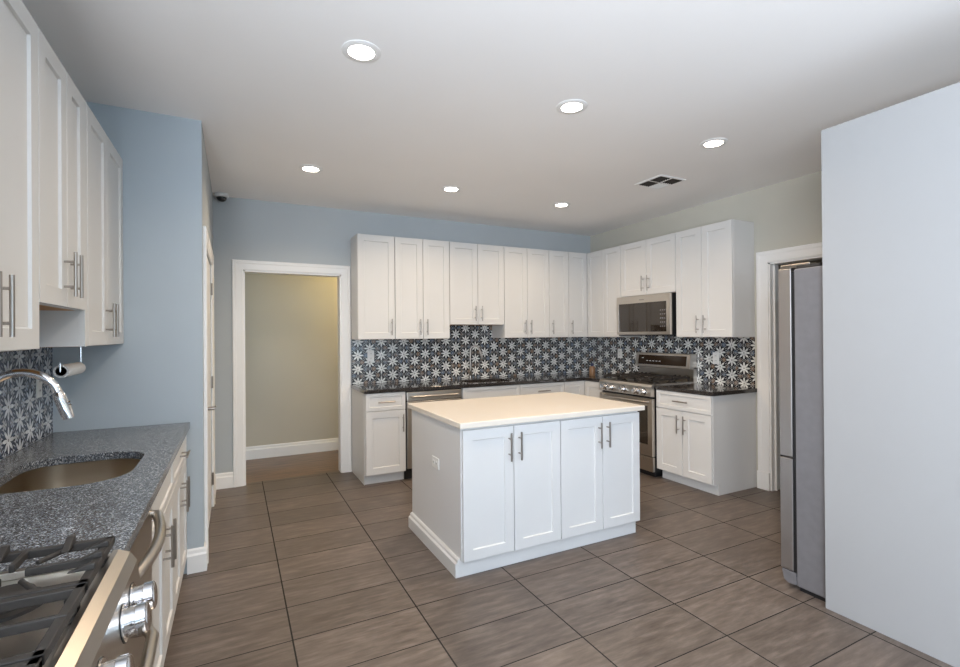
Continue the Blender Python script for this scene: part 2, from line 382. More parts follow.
# panel door in the return wall, closed
door = thing('door_1', '', '', (XS, LY1-0.02, 0.0)); del door['label']; del door['category']; door['kind'] = 'structure'
b = MB(); b.box(-0.036, -0.004, -(LY1-LY0-0.04), 0, 0.008, LZ-0.006)
b.build('door_leaf', m_trim, door, 0.002)
for z in (0.24, 1.05, 1.83): MB().tube([(0.006, 0.006, z-0.05), (0.006, 0.006, z+0.05)], 0.008, 10).box(-0.003, 0.003, -0.03, 0.018, z-0.048, z+0.048).build('hinge', m_nickel, door)
b = MB().lathe([(0.001, 0.0), (0.030, 0.0), (0.030, 0.010), (0.012, 0.014), (0.012, 0.055), (0.001, 0.056)], (-0.004, -0.93, 0.95), 'x', 20)
b.tube([(0.050, -0.93, 0.95), (0.052, -0.87, 0.95), (0.052, -0.81, 0.947)], [0.010, 0.009, 0.007], 10)
b.build('door_handle', m_nickel, door, smooth=True)
# baseboards
def baseprof(h, t): return [(0, 0), (t, 0), (t, h*0.72), (t*0.6, h*0.80), (t*0.55, h*0.93), (t*0.25, h), (0, h)]
def baseboard(name, axis, a0, a1, wall, sgn, h=0.145, t=0.016):
    poly = [(wall+sgn*p[0], p[1]) for p in baseprof(h, t)]
    return struct(name, MB().prism(poly, axis, a0, a1), m_trim)
baseboard('baseboard_back', 'x', XS, DX0-0.0965, YB, -1)
baseboard('baseboard_return', 'x', -0.262, XS+0.016, YE, -1)
baseboard('baseboard_left', 'y', YE, LY0-0.0955, XS, 1)
baseboard('baseboard_left_far', 'y', LY1+0.095, YB, XS, 1)
baseboard('baseboard_hallway', 'x', -1.6, 2.6, 6.25, -1, 0.15)
baseboard('baseboard_south', 'x', XL, XR, YS, 1)
baseboard('baseboard_niche', 'x', 2.75, XR, 0.50, -1)
baseboard('baseboard_right', 'y', YS, 0.50, XR, -1)

# backsplashes (tiled wall covering)
struct('trim_backsplash_back', MB().box(1.10, XR-0.008, YB-0.008, YB, 0.914, 1.56), m_starB)
struct('trim_backsplash_right', MB().box(XR-0.008, XR, 2.86, YB-0.008, 0.914, 1.50), m_starR)
struct('trim_backsplash_left', MB().box(XL, XL+0.008, 0.2, YE, 0.914, 1.56), m_starL)

# ---------------------------------------------------------------- cabinets
def handle(parent, x, z, L=0.168, vertical=True, y=-0.020, out=0.034, r=0.0062):
    b = MB(); k = L*0.28
    if vertical:
        b.tube([(x, y-out, z-L/2), (x, y-out, z+L/2)], r, 12)
        for s in (-k, k): b.tube([(x, y+0.0005, z+s), (x, y-out, z+s)], r*0.72, 10)
    else:
        b.tube([(x-L/2, y-out, z), (x+L/2, y-out, z)], r, 12)
        for s in (-k, k): b.tube([(x+s, y+0.0005, z), (x+s, y-out, z)], r*0.72, 10)
    return b.build('handle', m_nickel, parent, smooth=True)
G = 0.0024
def door_(parent, x0, x1, z0, z1, hx=None, hz=None, mat=None, rail=0.064, L=0.168):
    d = MB().shaker(x0+G, x1-G, z0+G, z1-G, rail=rail).build('door', mat or m_cab, parent)
    if hx is not None: handle(d, hx, hz, L)
    return d
def drawer_(parent, x0, x1, z0, z1, pull=True, mat=None, name='drawer'):
    d = MB().shaker(x0+G, x1-G, z0+G, z1-G, rail=0.034, rec=0.007).build(name, mat or m_cab, parent)
    if pull: handle(d, (x0+x1)/2, (z0+z1)/2, 0.165, False)
    return d
def carcass(parent, w, d, z0, z1, mat=None, gap=True):
    MB().box(0, w, 0.001, d, z0, z1).build('body', mat or m_cab, parent, 0.001)
BT = 0.879   # top of base carcasses
def wall_cab(label, loc, rz, w, z0, z1, splits, d=0.31, pulls='c', group=None):
    """splits: list of door edges; pulls per door: list of x or None"""
    t = thing('wall_cabinet', label, 'cabinet', (loc[0], loc[1], z0), rz, group); h = z1-z0
    carcass(t, w, d, 0.0, h)
    MB().box(0.018, w-0.018, 0.012, d-0.012, -0.0012, 0.004).build('bottom_panel', m_wood_in, t)
    e = splits
    for i in range(len(e)-1):
        hx = pulls[i]
        door_(t, e[i], e[i+1], 0, h, hx, 0.125)
    return t
TOPU, BOTU = 2.456, 1.392
# back run, facing the camera side; door faces at y = 4.866
YU = 4.886
g = 'white wall cabinets on the back wall'
o_ = 0.040
wall_cab('single-door white wall cabinet at the left end, nearest the doorway', (1.100, YU), 0, 0.384, BOTU, TOPU, [0, 0.384], YB-0.001-YU, [0.384-o_], g)
wall_cab('two-door white wall cabinet right of the single-door end cabinet, left of the raised cabinet', (1.486, YU), 0, 0.614, BOTU, TOPU, [0, 0.307, 0.614], YB-0.001-YU, [0.307-o_, 0.307+o_], g)
wall_cab('shorter two-door white wall cabinet with a raised bottom above the back sink', (2.102, YU), 0, 0.684, 1.545, TOPU, [0, 0.343, 0.684], YB-0.001-YU, [0.343-o_, 0.343+o_], g)
wall_cab('two-door white wall cabinet just right of the raised cabinet over the back sink', (2.788, YU), 0, 0.626, BOTU, TOPU, [0, 0.314, 0.626], YB-0.001-YU, [0.314-o_, 0.314+o_], g)
wall_cab('narrow single-door white wall cabinet on the back wall, beside the corner cabinet', (3.416, YU), 0, 0.292, BOTU, TOPU, [0, 0.292], YB-0.001-YU, [o_], g)
# corner cabinet, L-shaped with two leaves
XU = 4.017
t = thing('corner_wall_cabinet', 'L-shaped white wall cabinet filling the inside corner of the two walls', 'cabinet', (3.710, YU, BOTU))
MB().prism([(0, 0.001), (XU-3.710+0.001, 0.001), (XU-3.710+0.001, 4.570-YU), (XR-0.001-3.710, 4.570-YU), (XR-0.001-3.710, YB-0.001-YU), (0, YB-0.001-YU)], 'z', 0, TOPU-BOTU).build('body', m_cab, t)
d = MB().shaker(G, XU-3.710-0.022, G, TOPU-BOTU-G).build('door', m_cab, t); handle(d, 0.036, 0.125)
d = MB().shaker(G, YU-4.570-0.022, G, TOPU-BOTU-G).build('door', m_cab, t, loc=(XU-3.710, -0.022, 0), rot=(0, 0, -pi/2))
# right run, facing left; door faces at x = 3.997
R_ = -pi/2
g = 'white wall cabinets on the right wall'
wall_cab('narrow white wall cabinet between the corner cabinet and the microwave', (XU, 4.568), R_, 0.298, BOTU, TOPU, [0, 0.298], XR-0.001-XU, [None], g)
wall_cab('short two-door white wall cabinet directly above the microwave', (XU, 4.268), R_, 0.784, 1.852, TOPU, [0, 0.392, 0.784], XR-0.001-XU, [0.392-o_, 0.392+o_], g)
wall_cab('two-door white wall cabinet right of the microwave, at the right end of the run', (XU, 3.482), R_, 0.624, BOTU, TOPU, [0, 0.305, 0.624], XR-0.001-XU, [0.305-o_, 0.305+o_], g)
# left run, facing right; door faces at x = -0.569
XUL = -0.589
L_ = pi/2
g = 'white wall cabinets on the left wall'
dl = abs(XL+0.001-XUL)
wall_cab('tall two-door white wall cabinet nearest the camera at the left edge', (XUL, 1.325), L_, 0.743, BOTU, TOPU, [0, 0.372, 0.743], dl, [0.372-o_, 0.372+o_], g)
wall_cab('shorter two-door white wall cabinet with a raised bottom above the near sink', (XUL, 2.069), L_, 0.543, 1.545, TOPU, [0, 0.298, 0.543], dl, [0.298-o_, 0.298+o_], g)
t = wall_cab('tall two-door white wall cabinet against the pale blue return wall', (XUL, 2.613), L_, 0.806, BOTU, TOPU, [0.046, 0.408, 0.806], dl, [0.408-o_, 0.408+o_], g)
MB().box(0.0, 0.044, -0.019, 0.001, 0, TOPU-BOTU).build('filler_strip', m_cab, t, 0.001)

def base_cab(label, loc, rz, w, d, layout, toe=True, group=None, name='base_cabinet', toe_in=0.06, open_top=False):
    """layout: list of ('drawer'|'door'|'panel', x0, x1, z0, z1, pull)"""
    t = thing(name, label, 'cabinet', (loc[0], loc[1], 0), rz, group)
    if open_top:
        MB().box(0, 0.018, 0.001, d, 0.095, BT).box(w-0.018, w, 0.001, d, 0.095, BT).box(0.018, w-0.018, 0.001, d, 0.095, 0.113)\
            .box(0.018, w-0.018, d-0.012, d, 0.113, BT).box(0.018, w-0.018, 0.001, 0.019, 0.113, BT).build('body', m_cab, t)
    else: MB().box(0, w, 0.001, d, 0.095, BT).build('body', m_cab, t, 0.001)
    MB().box(0.0, w, toe_in, toe_in+0.018, 0.0, 0.095).build('toe_kick', m_cab, t)
    for kind, x0, x1, z0, z1, pull in layout:
        if kind == 'door': door_(t, x0, x1, z0, z1, pull, z1-0.125)
        elif kind == 'drawer': drawer_(t, x0, x1, z0, z1, True)
        elif kind == 'front': drawer_(t, x0, x1, z0, z1, False, name='false_front')
    return t
DZ0, DZ1, RZ0 = 0.100, 0.705, 0.708
# back run; door faces at y = 4.572
YF = 4.592
DB = YB-0.001-YF
g = 'white base cabinets under the dark granite'
t = base_cab('single-door white base cabinet with one drawer, left end by the doorway', (1.103, YF), 0, 0.392, DB,
         [('drawer', 0, 0.392, RZ0, BT, 1), ('door', 0, 0.392, DZ0, DZ1, 0.392-0.032)], group=g)
MB().box(-0.004, 0.0, 0.04, DB, 0.0, BT).build('end_panel', m_cab, t)
base_cab('white sink base cabinet with plain false front, behind the island', (2.114, YF), 0, 0.696, DB,
         [('front', 0, 0.696, RZ0, BT, 0), ('door', 0, 0.348, DZ0, DZ1, 0.348-o_), ('door', 0.348, 0.696, DZ0, DZ1, 0.348+o_)], group=g, open_top=True)
base_cab('white base cabinet with pull drawer right of the back sink cabinet', (2.812, YF), 0, 0.60, DB,
         [('drawer', 0, 0.60, RZ0, BT, 1), ('door', 0, 0.30, DZ0, DZ1, 0.30-o_), ('door', 0.30, 0.60, DZ0, DZ1, 0.30+o_)], group=g)
XF = 3.727
DR = XR-0.001-XF
t = thing('corner_base_cabinet', 'L-shaped white corner base cabinet left of the stainless range', 'cabinet', (3.414, YF, 0))
MB().prism([(0, 0.001), (XF-3.414, 0.001), (XF-3.414, 4.262-YF), (XR-0.001-3.414, 4.262-YF), (XR-0.001-3.414, DB), (0, DB)], 'z', 0.095, BT).build('body', m_cab, t)
MB().prism([(0, 0.06), (XF-3.414+0.06, 0.06), (XF-3.414+0.06, 4.262-YF), (XF-3.414+0.08, 4.262-YF), (XF-3.414+0.08, 0.08), (0, 0.08)], 'z', 0, 0.095).build('toe_kick', m_cab, t)
MB().shaker(G, XF-3.414-0.022, DZ0, BT-G).build('door', m_cab, t)
MB().shaker(G, YF-4.262-0.022, DZ0, BT-G).build('door', m_cab, t, loc=(XF-3.414, -0.022, 0), rot=(0, 0, -pi/2))
# right run, right of the range
t = base_cab('two-door white base cabinet with drawer and exposed side, right of the range', (XF, 3.480), R_, 0.620, DR,
         [('drawer', 0, 0.620, RZ0, BT, 1), ('door', 0, 0.31, DZ0, DZ1, 0.31-0.036), ('door', 0.31, 0.62, DZ0, DZ1, 0.31+0.036)], group=g)
MB().box(0.620, 0.624, 0.0, DR, 0.095, BT).box(0.620, 0.624, 0.06, DR, 0.0, 0.095).build('end_panel', m_cab, t)
# left run, under the near sink
XFL = -0.282
DLB = abs(XL+0.001-XFL)
g = 'white base cabinets under the near sink counter'
base_cab('two-door white sink base cabinet beside the near dishwasher', (XFL, 2.020), L_, 0.702, DLB,
         [('front', 0, 0.702, RZ0, BT, 0), ('door', 0, 0.344, DZ0, DZ1, 0.344-o_), ('door', 0.344, 0.702, DZ0, DZ1, 0.344+o_)], group=g, toe_in=0.03, open_top=True)
base_cab('two-door white base cabinet with drawer against the pale blue return wall', (XFL, 2.724), L_, 0.695, DLB,
         [('drawer', 0, 0.695, RZ0, BT, 1), ('door', 0, 0.340, DZ0, DZ1, 0.340-o_), ('door', 0.340, 0.695, DZ0, DZ1, 0.340+o_)], group=g, toe_in=0.03)

# ---------------------------------------------------------------- island
t = thing('kitchen_island', 'white kitchen island cabinet with four doors in the middle of the floor', 'island', (1.181, 2.592, 0))
IW, ID = 1.398, 0.880
MB().box(0, IW, 0.001, ID, 0.098, 0.880).box(0, IW-0.012, 0.034, ID, 0.0, 0.098).build('body', m_island, t, 0.0015)
for x0, x1, hx in ((0.004, 0.352, 0.352-0.036), (0.352, 0.704, 0.352+0.036), (0.706, 1.056, 1.056-0.036), (1.056, 1.396, 1.056+0.036)):
    d = MB().shaker(x0+G, x1-G, 0.098, 0.868, rail=0.062).build('door', m_island, t); handle(d, hx, 0.745, 0.172)
MB().prism([(p[0]*-1.0, p[1]) for p in baseprof(0.108, 0.030)], 'y', 0.018, ID).build('baseboard', m_island, t)
MB().box(0.0, IW-0.012, 0.018, 0.033, 0.0, 0.097).build('toe_kick', m_island, t)
o = MB().box(1.166, 2.618, 2.560, 3.520, 0.881, 0.916).build('island_worktop', m_quartz, bevel=0.004)
tag(o, 'lamp-tinted white quartz worktop lying on the kitchen island', 'worktop')

# ---------------------------------------------------------------- worktops and sinks
def rrect(x0, x1, y0, y1, r, seg=8, rs=None):
    rs = rs or (r, r, r, r); out = []
    for (cx, cy, a, q) in ((x1, y1, 0, rs[0]), (x0, y1, 90, rs[1]), (x0, y0, 180, rs[2]), (x1, y0, 270, rs[3])):
        sx = -1 if cx == x1 else 1; sy = -1 if cy == y1 else 1
        for k in range(seg+1):
            an = radians(a + 90*k/seg); out.append((cx+sx*q+q*cos(an), cy+sy*q+q*sin(an)))
    return out
def basin(loop, z1, depth, parent, mat, name='basin'):
    b = MB(); cx = sum(p[0] for p in loop)/len(loop); cy = sum(p[1] for p in loop)/len(loop)
    def ring(sc, z): return [b.bm.verts.new((cx+(p[0]-cx)*sc, cy+(p[1]-cy)*sc, z)) for p in loop]
    R = [ring(1.05, z1), ring(1.0, z1), ring(0.985, z1-depth*0.85), ring(0.93, z1-depth*0.97), ring(0.85, z1-depth), ring(0.10, z1-depth-0.004)]
    R.append(ring(0.10, z1-depth-0.012)); R += [ring(0.86, z1-depth-0.012), ring(0.95, z1-depth-0.006), ring(1.0, z1-depth*0.85), ring(1.015, z1-0.003), ring(1.05, z1-0.003)]
    n = len(loop)
    for A, B in zip(R, R[1:]+R[:1]):
        for k in range(n): b.bm.faces.new((A[k], A[(k+1) % n], B[(k+1) % n], B[k]))
    return b.build(name, mat, parent, smooth=True), cx, cy
# near sink counter
sl = rrect(-0.775, -0.355, 2.150, 2.700, 0.13, rs=(0.15, 0.12, 0.12, 0.16))
o = MB().holed([(XL+0.009, 1.408), (-0.242, 1.408), (-0.242, YE-0.001), (XL+0.009, YE-0.001)], sl, 0.8805, 0.914).build('granite_worktop', m_granL, bevel=0.0025)
tag(o, 'sheen-lightened blue flecked granite worktop along the left wall with a sink cutout', 'worktop')
t = thing('undermount_sink', 'rounded stainless undermount sink set in the left speckled granite worktop', 'sink', (0, 0, 0))
_, cx, cy = basin([(p[0], p[1]) for p in sl], 0.880, 0.20, t, m_sink)
t.location = (0, 0, 0)
MB().lathe([(0.001, 0.001), (0.03, 0.001), (0.045, 0.006), (0.045, 0.0), (0.001, -0.002)], (cx, cy, 0.679), 'z', 24).build('drain', m_chrome, t, smooth=True)
# dark granite L worktop
sl2 = rrect(2.24, 2.785, 4.665, 5.01, 0.06)
outer = [(1.088, YB-0.009), (1.088, 4.560), (3.700, 4.560), (3.700, 4.256), (XR-0.009, 4.256), (XR-0.009, YB-0.009)]
o = MB().holed(outer, sl2, 0.8805, 0.916).build('granite_worktop', m_granB, bevel=0.0025)
tag(o, 'dark granite L-shaped worktop along the back wall turning the corner to the range', 'worktop')
t = thing('undermount_sink', 'small stainless sink in the dark granite under the back wall faucet', 'sink', (0, 0, 0))
basin(sl2, 0.880, 0.18, t, m_sink)
MB().lathe([(0.001, 0.001), (0.03, 0.001), (0.045, 0.006), (0.045, 0.0), (0.001, -0.002)], (2.52, 4.8375, 0.699), 'z', 24).build('drain', m_chrome, t, smooth=True)
o = MB().box(3.700, XR-0.009, 2.836, 3.481, 0.8805, 0.916).build('granite_worktop', m_granB, bevel=0.0025)
tag(o, 'short dark granite worktop right of the range, beside the right doorway', 'worktop')

def faucet(label, loc, rz, height, R, mat, head=0.10, r=0.013):
    """spout swings towards local +x"""
    t = thing('faucet', label, 'faucet', loc, rz)
    MB().lathe([(0.001, 0), (0.029, 0), (0.029, 0.006), (0.021, 0.012), (0.019, 0.075), (r, 0.085), (0.001, 0.085)], (0, 0, 0), 'z', 24).build('base', mat, t, smooth=True)
    zc = height-R; pts = [(0, 0, 0.08), (0, 0, zc)]
    for k in range(1, 17):
        a = pi - radians(167)*k/16; pts.append((R+R*cos(a), 0, zc+R*sin(a)))
    MB().tube(pts, r, 16).build('spout', mat, t, smooth=True)
    e = Vector(pts[-1]); d = (e-Vector(pts[-2])).normalized()
    hp = [e-d*0.006, e, e+d*0.02, e+d*head*0.7, e+d*head]
    MB().tube(hp, [r, r*1.2, r*1.3, r*1.35, r*1.15], 16).build('spray_head', mat, t, smooth=True)
    q = e+d*head*0.45; nrm = Vector((d.z*-1, 0, d.x)).normalized()
    if nrm.x < 0: nrm = -nrm
    MB().tube([q+nrm*r*1.1, q+nrm*(r*1.1+0.009)], 0.009, 12).build('spray_button', mat, t, smooth=True)
    MB().tube([(0, -0.015, 0.05), (0, -0.045, 0.055), (0, -0.055, 0.075), (0.01, -0.062, 0.14)], [0.010, 0.009, 0.006, 0.005], 12).build('lever', mat, t, smooth=True)
    return t
faucet('arched chrome pull-down faucet over the near left sink', (-0.835, 2.43, 0.9145), 0, 0.385, 0.112, m_chrome, 0.105, 0.0158)
faucet('slim chrome gooseneck faucet at the sink on the back wall', (2.445, 5.075, 0.9165), radians(-20), 0.385, 0.055, m_nickel, 0.10, 0.010)

# ---------------------------------------------------------------- gas ranges
def bars(b, x0, x1, y0, y1, z0, z1): b.box(min(x0, x1), max(x0, x1), min(y0, y1), max(y0, y1), z0, z1)
def gas_range(label, loc, rz, w=0.762, D=0.634):
    t = thing('gas_range', label, 'range', loc, rz)
    MB().box(0.002, w-0.002, 0.02, D-0.02, 0.055, 0.895).build('body', m_black, t, 0.002)
    MB().box(0.03, w-0.03, 0.05, D-0.05, 0.0, 0.055).build('plinth', m_black, t)
    MB().box(0.0, w, -0.012, 0.019, 0.060, 0.205).build('storage_drawer', m_steel_h, t, 0.004)
    # oven door with window and handle
    x0, x1, z0, z1 = 0.0, w, 0.215, 0.782; wx0, wx1, wz0, wz1 = 0.055, w-0.055, 0.325, 0.712
    b = MB(); b.box(x0, wx0, -0.02, 0.019, z0, z1).box(wx1, x1, -0.02, 0.019, z0, z1).box(wx0, wx1, -0.02, 0.019, z0, wz0).box(wx0, wx1, -0.02, 0.019, wz1, z1)
    dr = b.build('oven_door', m_steel_h, t)
    MB().box(wx0, wx1, -0.016, 0.018, wz0, wz1).build('window', m_glass, dr)
    pts = [(0.045, -0.018, 0.752), (0.050, -0.052, 0.752), (0.085, -0.066, 0.752), (w/2, -0.074, 0.752), (w-0.085, -0.066, 0.752), (w-0.050, -0.052, 0.752), (w-0.045, -0.018, 0.752)]
    MB().tube(pts, 0.0125, 14).build('handle', m_steel_h, dr, smooth=True)
    # control panel
    MB().prism([(0.018, 0.800), (-0.036, 0.806), (-0.026, 0.900), (-0.012, 0.922), (0.010, 0.932), (0.022, 0.932), (0.022, 0.896), (0.018, 0.896)], 'x', 0.0, w).build('control_panel', m_steel_h, t, 0.003)
    nrm = Vector((0, -0.107, 0.010)).normalized()
    for x in (0.098, 0.194, w/2, w-0.194, w-0.098):
        p = Vector((x, -0.031, 0.848))
        k = MB().tube([p-nrm*0.002, p+nrm*0.004, p+nrm*0.0045, p+nrm*0.022, p+nrm*0.024, p+nrm*0.040, p+nrm*0.043],
                      [0.035, 0.035, 0.0275, 0.0270, 0.0305, 0.0295, 0.025], 26).build('knob', m_chrome, t, smooth=True)
        MB().tube([p-nrm*0.003, p+nrm*0.002], 0.038, 26).build('bezel', m_black, k, smooth=True)
    # cooktop
    MB().box(0.0, w, 0.023, D-0.06, 0.896, 0.910).box(0.0, 0.018, 0.023, D-0.06, 0.910, 0.926).box(w-0.018, w, 0.023, D-0.06, 0.910, 0.926).build('cooktop', m_steel, t, 0.002)
    yb0, yb1 = 0.165, 0.425; xs = (0.150, w/2, w-0.150)
    for bx, by, R in ((xs[0], yb0, 0.046), (xs[0], yb1, 0.038), (xs[1], (yb0+yb1)/2, 0.050), (xs[2], yb0, 0.050), (xs[2], yb1, 0.036)):
        MB().lathe([(R+0.018, 0.0), (R+0.016, 0.006), (R, 0.008), (R, 0.017), (R-0.004, 0.017), (R-0.004, 0.024), (R-0.012, 0.026), (0.001, 0.026)], (bx, by, 0.910), 'z', 28).build('burner', m_iron, t, smooth=True)
    # three cast iron grates
    zt = 0.974
    for i, (gx0, gx1) in enumerate(((0.026, 0.262), (0.268, w-0.268), (w-0.262, w-0.026))):
        gy0, gy1 = 0.012, D-0.085; b = MB(); q = 0.0080; cx = (gx0+gx1)/2; z0 = zt-0.017
        bars(b, gx0, gx1, gy0, gy0+2*q, z0, zt); bars(b, gx0, gx1, gy1-2*q, gy1, z0, zt)
        bars(b, gx0, gx0+2*q, gy0, gy1, z0, zt); bars(b, gx1-2*q, gx1, gy0, gy1, z0, zt)
        for fx in (gx0+q, gx1-q):
            for fy in (gy0+q, gy1-q, (gy0+gy1)/2): fy = max(fy, 0.034); bars(b, fx-q, fx+q, fy-q, fy+q, 0.9105, z0)
        ym = (yb0+yb1)/2
        cs = ((yb0), (yb1)) if i != 1 else (ym,)
        if i != 1: bars(b, gx0, gx1, ym-q, ym+q, z0, zt)
        for yc in cs:
            # fingers: rise from the frame to the burner
            for sx, ex in ((gx0, cx-0.030), (gx1, cx+0.030)):
                a, c_ = sorted((sx, ex)); bars(b, a, c_, yc-0.005, yc+0.005, z0+0.003, zt+0.002)
            lo = gy0 if (yc == yb0 or i == 1) else ym
            hi = gy1 if (yc == yb1 or i == 1) else ym
            bars(b, cx-0.005, cx+0.005, lo, yc-0.030, z0+0.003, zt+0.002); bars(b, cx-0.005, cx+0.005, yc+0.030, hi, z0+0.003, zt+0.002)
            for sx in (-1, 1):
                for sy in (-1, 1):
                    ex = gx0 if sx < 0 else gx1; ey = yc+sy*0.085
                    b.tube([(ex, ey, zt-0.008), (cx+sx*0.042, yc+sy*0.036, zt-0.006)], 0.0058, 6)
        if i != 1:   # raised tips at the frame
            for tx in (gx0+0.06, cx, gx1-0.06):
                for ty, s in ((gy0, 1), (gy1, -1)):
                    b.prism([(ty, zt), (ty+s*0.045, zt), (ty+s*0.008, zt+0.012), (ty, zt+0.012)], 'x', tx-0.007, tx+0.007)
        if i != 1:   # tall fins on the outer side edge
            ex, s_ = (gx0, 1) if i == 0 else (gx1, -1)
            for ty in (0.09, 0.20, 0.30, 0.40, 0.50):
                b.prism([(ex, zt-0.002), (ex+s_*0.055, zt-0.002), (ex+s_*0.012, zt+0.017), (ex, zt+0.017)], 'y', ty-0.007, ty+0.007)
        b.build('grate', m_iron, t, 0.002)
    # backguard
    MB().box(0.0, w, D-0.055, D-0.004, 0.896, 1.075).build('backguard', m_steel_h, t, 0.003)
    hd = MB().prism([(D-0.118, 1.054), (D-0.004, 1.048), (D-0.004, 1.212), (D-0.096, 1.212)], 'x', 0.0, w).build('control_head', m_steel_h, t, 0.005)
    MB().prism([(D-0.1165, 1.082), (D-0.110, 1.082), (D-0.096, 1.188), (D-0.1022, 1.188)], 'x', 0.045, w-0.045).build('display', m_display, hd)
    b = MB()
    for k in range(5): b.box(0.17+k*0.045, 0.195+k*0.045, D-0.1125, D-0.110, 1.120, 1.126)
    b.box(0.10, 0.125, D-0.1105, D-0.107, 1.150, 1.157)
    b.build('display_marks', m_plate, hd)
    return t
gas_range('stainless five-knob gas range with raised display, standing against the right wall', (3.680, 4.252, 0), R_)
gas_range('stainless gas range with black iron grates at the lower left, closest to the camera', (-0.235, 0.641, 0), L_)

# ---------------------------------------------------------------- microwave
t = thing('microwave_oven', 'stainless over-the-range microwave hanging under the short wall cabinet', 'microwave', (3.937, 4.268, 1.420), R_)
w = 0.762; D = XR-0.010-3.937
MB().box(0.0, w, 0.032, D, 0.0, 0.425).build('body', m_black, t, 0.003)
MB().box(0.02, w-0.02, 0.01, D-0.02, -0.012, -0.0005).build('vent_base', m_black, t)
b = MB(); fx0, fx1, fz0, fz1 = 0.028, w-0.045, 0.030, 0.345
b.box(0, fx0, 0.0, 0.031, 0, 0.425).box(fx1, w, 0.0, 0.031, 0, 0.425).box(fx0, fx1, 0.0, 0.031, 0, fz0).box(fx0, fx1, 0.0, 0.031, fz1, 0.425)
fr = b.build('door_frame', m_steel_h, t)
MB().box(fx0, fx1, 0.004, 0.030, fz0, fz1).build('window', m_glass, t)
b = MB()
for r in range(5):
    for c_ in range(3): b.box(fx1-0.085+c_*0.026, fx1-0.070+c_*0.026, 0.0025, 0.0045, 0.08+r*0.042, 0.092+r*0.042)
b.build('keypad', m_fridge, t)
MB().box(w/2-0.035, w/2+0.035, -0.001, 0.001, 0.372, 0.384).build('badge', m_nickel, t)

# ---------------------------------------------------------------- dishwashers
def dishwasher(label, loc, rz, w, D, bowed):
    t = thing('dishwasher', label, 'dishwasher', loc, rz, None)
    MB().box(0.004, w-0.004, 0.012, D, 0.10, 0.876).build('body', m_black, t)
    MB().box(0.004, w-0.004, 0.055, 0.075, 0.0, 0.10).build('toe_kick', m_black, t)
    if bowed:
        d = MB().box(0.006, w-0.006, -0.012, 0.012, 0.115, 0.872).build('door', m_steel_h, t, 0.004)
        pts = [(0.030, -0.010, 0.822)] + [(0.030+(w-0.06)*k/10, -0.020-0.045*sin(pi*(0.08+0.84*k/10)), 0.822) for k in range(11)] + [(w-0.030, -0.010, 0.822)]
        MB().tube(pts, 0.0155, 14).build('handle', m_steel_h, d, smooth=True)
    else:
        d = MB().box(0.012, w-0.012, -0.012, 0.012, 0.115, 0.775).build('door', m_steel_h, t, 0.004)
        MB().prism([(-0.020, 0.782), (-0.012, 0.868), (0.012, 0.868), (0.012, 0.782)], 'x', 0.012, w-0.012).build('control_panel', m_steel_h, t, 0.004)
        MB().tube([(0.05, -0.018, 0.822), (0.06, -0.036, 0.822), (w-0.06, -0.036, 0.822), (w-0.05, -0.018, 0.822)], 0.010, 12).build('handle', m_steel_h, d, smooth=True)
    return t
dishwasher('stainless dishwasher under the dark granite, mostly hidden behind the island', (1.498, YF-0.005, 0), 0, 0.612, 0.55, False)
dishwasher('stainless dishwasher with bowed handle between the near range and the sink cabinet', (XFL+0.012, 1.410, 0), L_, 0.606, 0.58, True)

# ---------------------------------------------------------------- fridge and its side panel
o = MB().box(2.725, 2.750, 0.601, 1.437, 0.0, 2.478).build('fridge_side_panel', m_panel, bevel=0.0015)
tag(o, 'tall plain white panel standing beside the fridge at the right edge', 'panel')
t = thing('refrigerator', 'grey and stainless refrigerator seen side-on behind the tall white panel', 'refrigerator', (3.686, 1.697, 0), pi)
FW, FD = 0.911, 0.80
MB().box(0, FW, 0.087, FD, 0.022, 1.783).build('cabinet', m_fridge, t, 0.006)
MB().box(0.01, FW-0.01, 0.10, FD-0.05, 0.0, 0.022).build('plinth', m_black, t)
MB().box(0.005, FW-0.005, 0.070, 0.088, 0.07, 1.770).build('door_gasket', m_black, t)
for x0, x1, hx in ((0, FW/2-0.002, FW/2-0.045), (FW/2+0.002, FW, FW/2+0.045)):
    d = MB().box(x0, x1, 0.0, 0.070, 0.733, 1.788).build('door', m_doorsteel, t, 0.004)
    MB().tube([(hx, 0.002, 0.86), (hx, -0.045, 0.88), (hx, -0.045, 1.66), (hx, 0.002, 1.68)], 0.012, 12).build('handle', m_steel, d, smooth=True)
d = MB().box(0, FW, 0.0, 0.070, 0.095, 0.723).build('freezer_drawer', m_doorsteel, t, 0.004)
MB().tube([(0.20, 0.002, 0.66), (0.22, -0.045, 0.66), (FW-0.22, -0.045, 0.66), (FW-0.20, 0.002, 0.66)], 0.012, 12).build('handle', m_steel, d, smooth=True)
MB().prism([(0.004, 0.090), (0.084, 0.090), (0.084, 0.024), (0.040, 0.020), (0.016, 0.034)], 'x', 0.0, FW).build('kick_grille', m_fridge, t, 0.003)
for x0, x1 in ((0.0, 0.07), (FW-0.07, FW)):
    MB().box(x0+0.005, x1-0.005, 0.008, 0.17, 1.789, 1.812).build('hinge_cover', m_nickel, t, 0.005)
MB().box(0.0, FW, 0.10, 0.22, 1.7835, 1.800).build('top_trim', m_iron, t, 0.002)

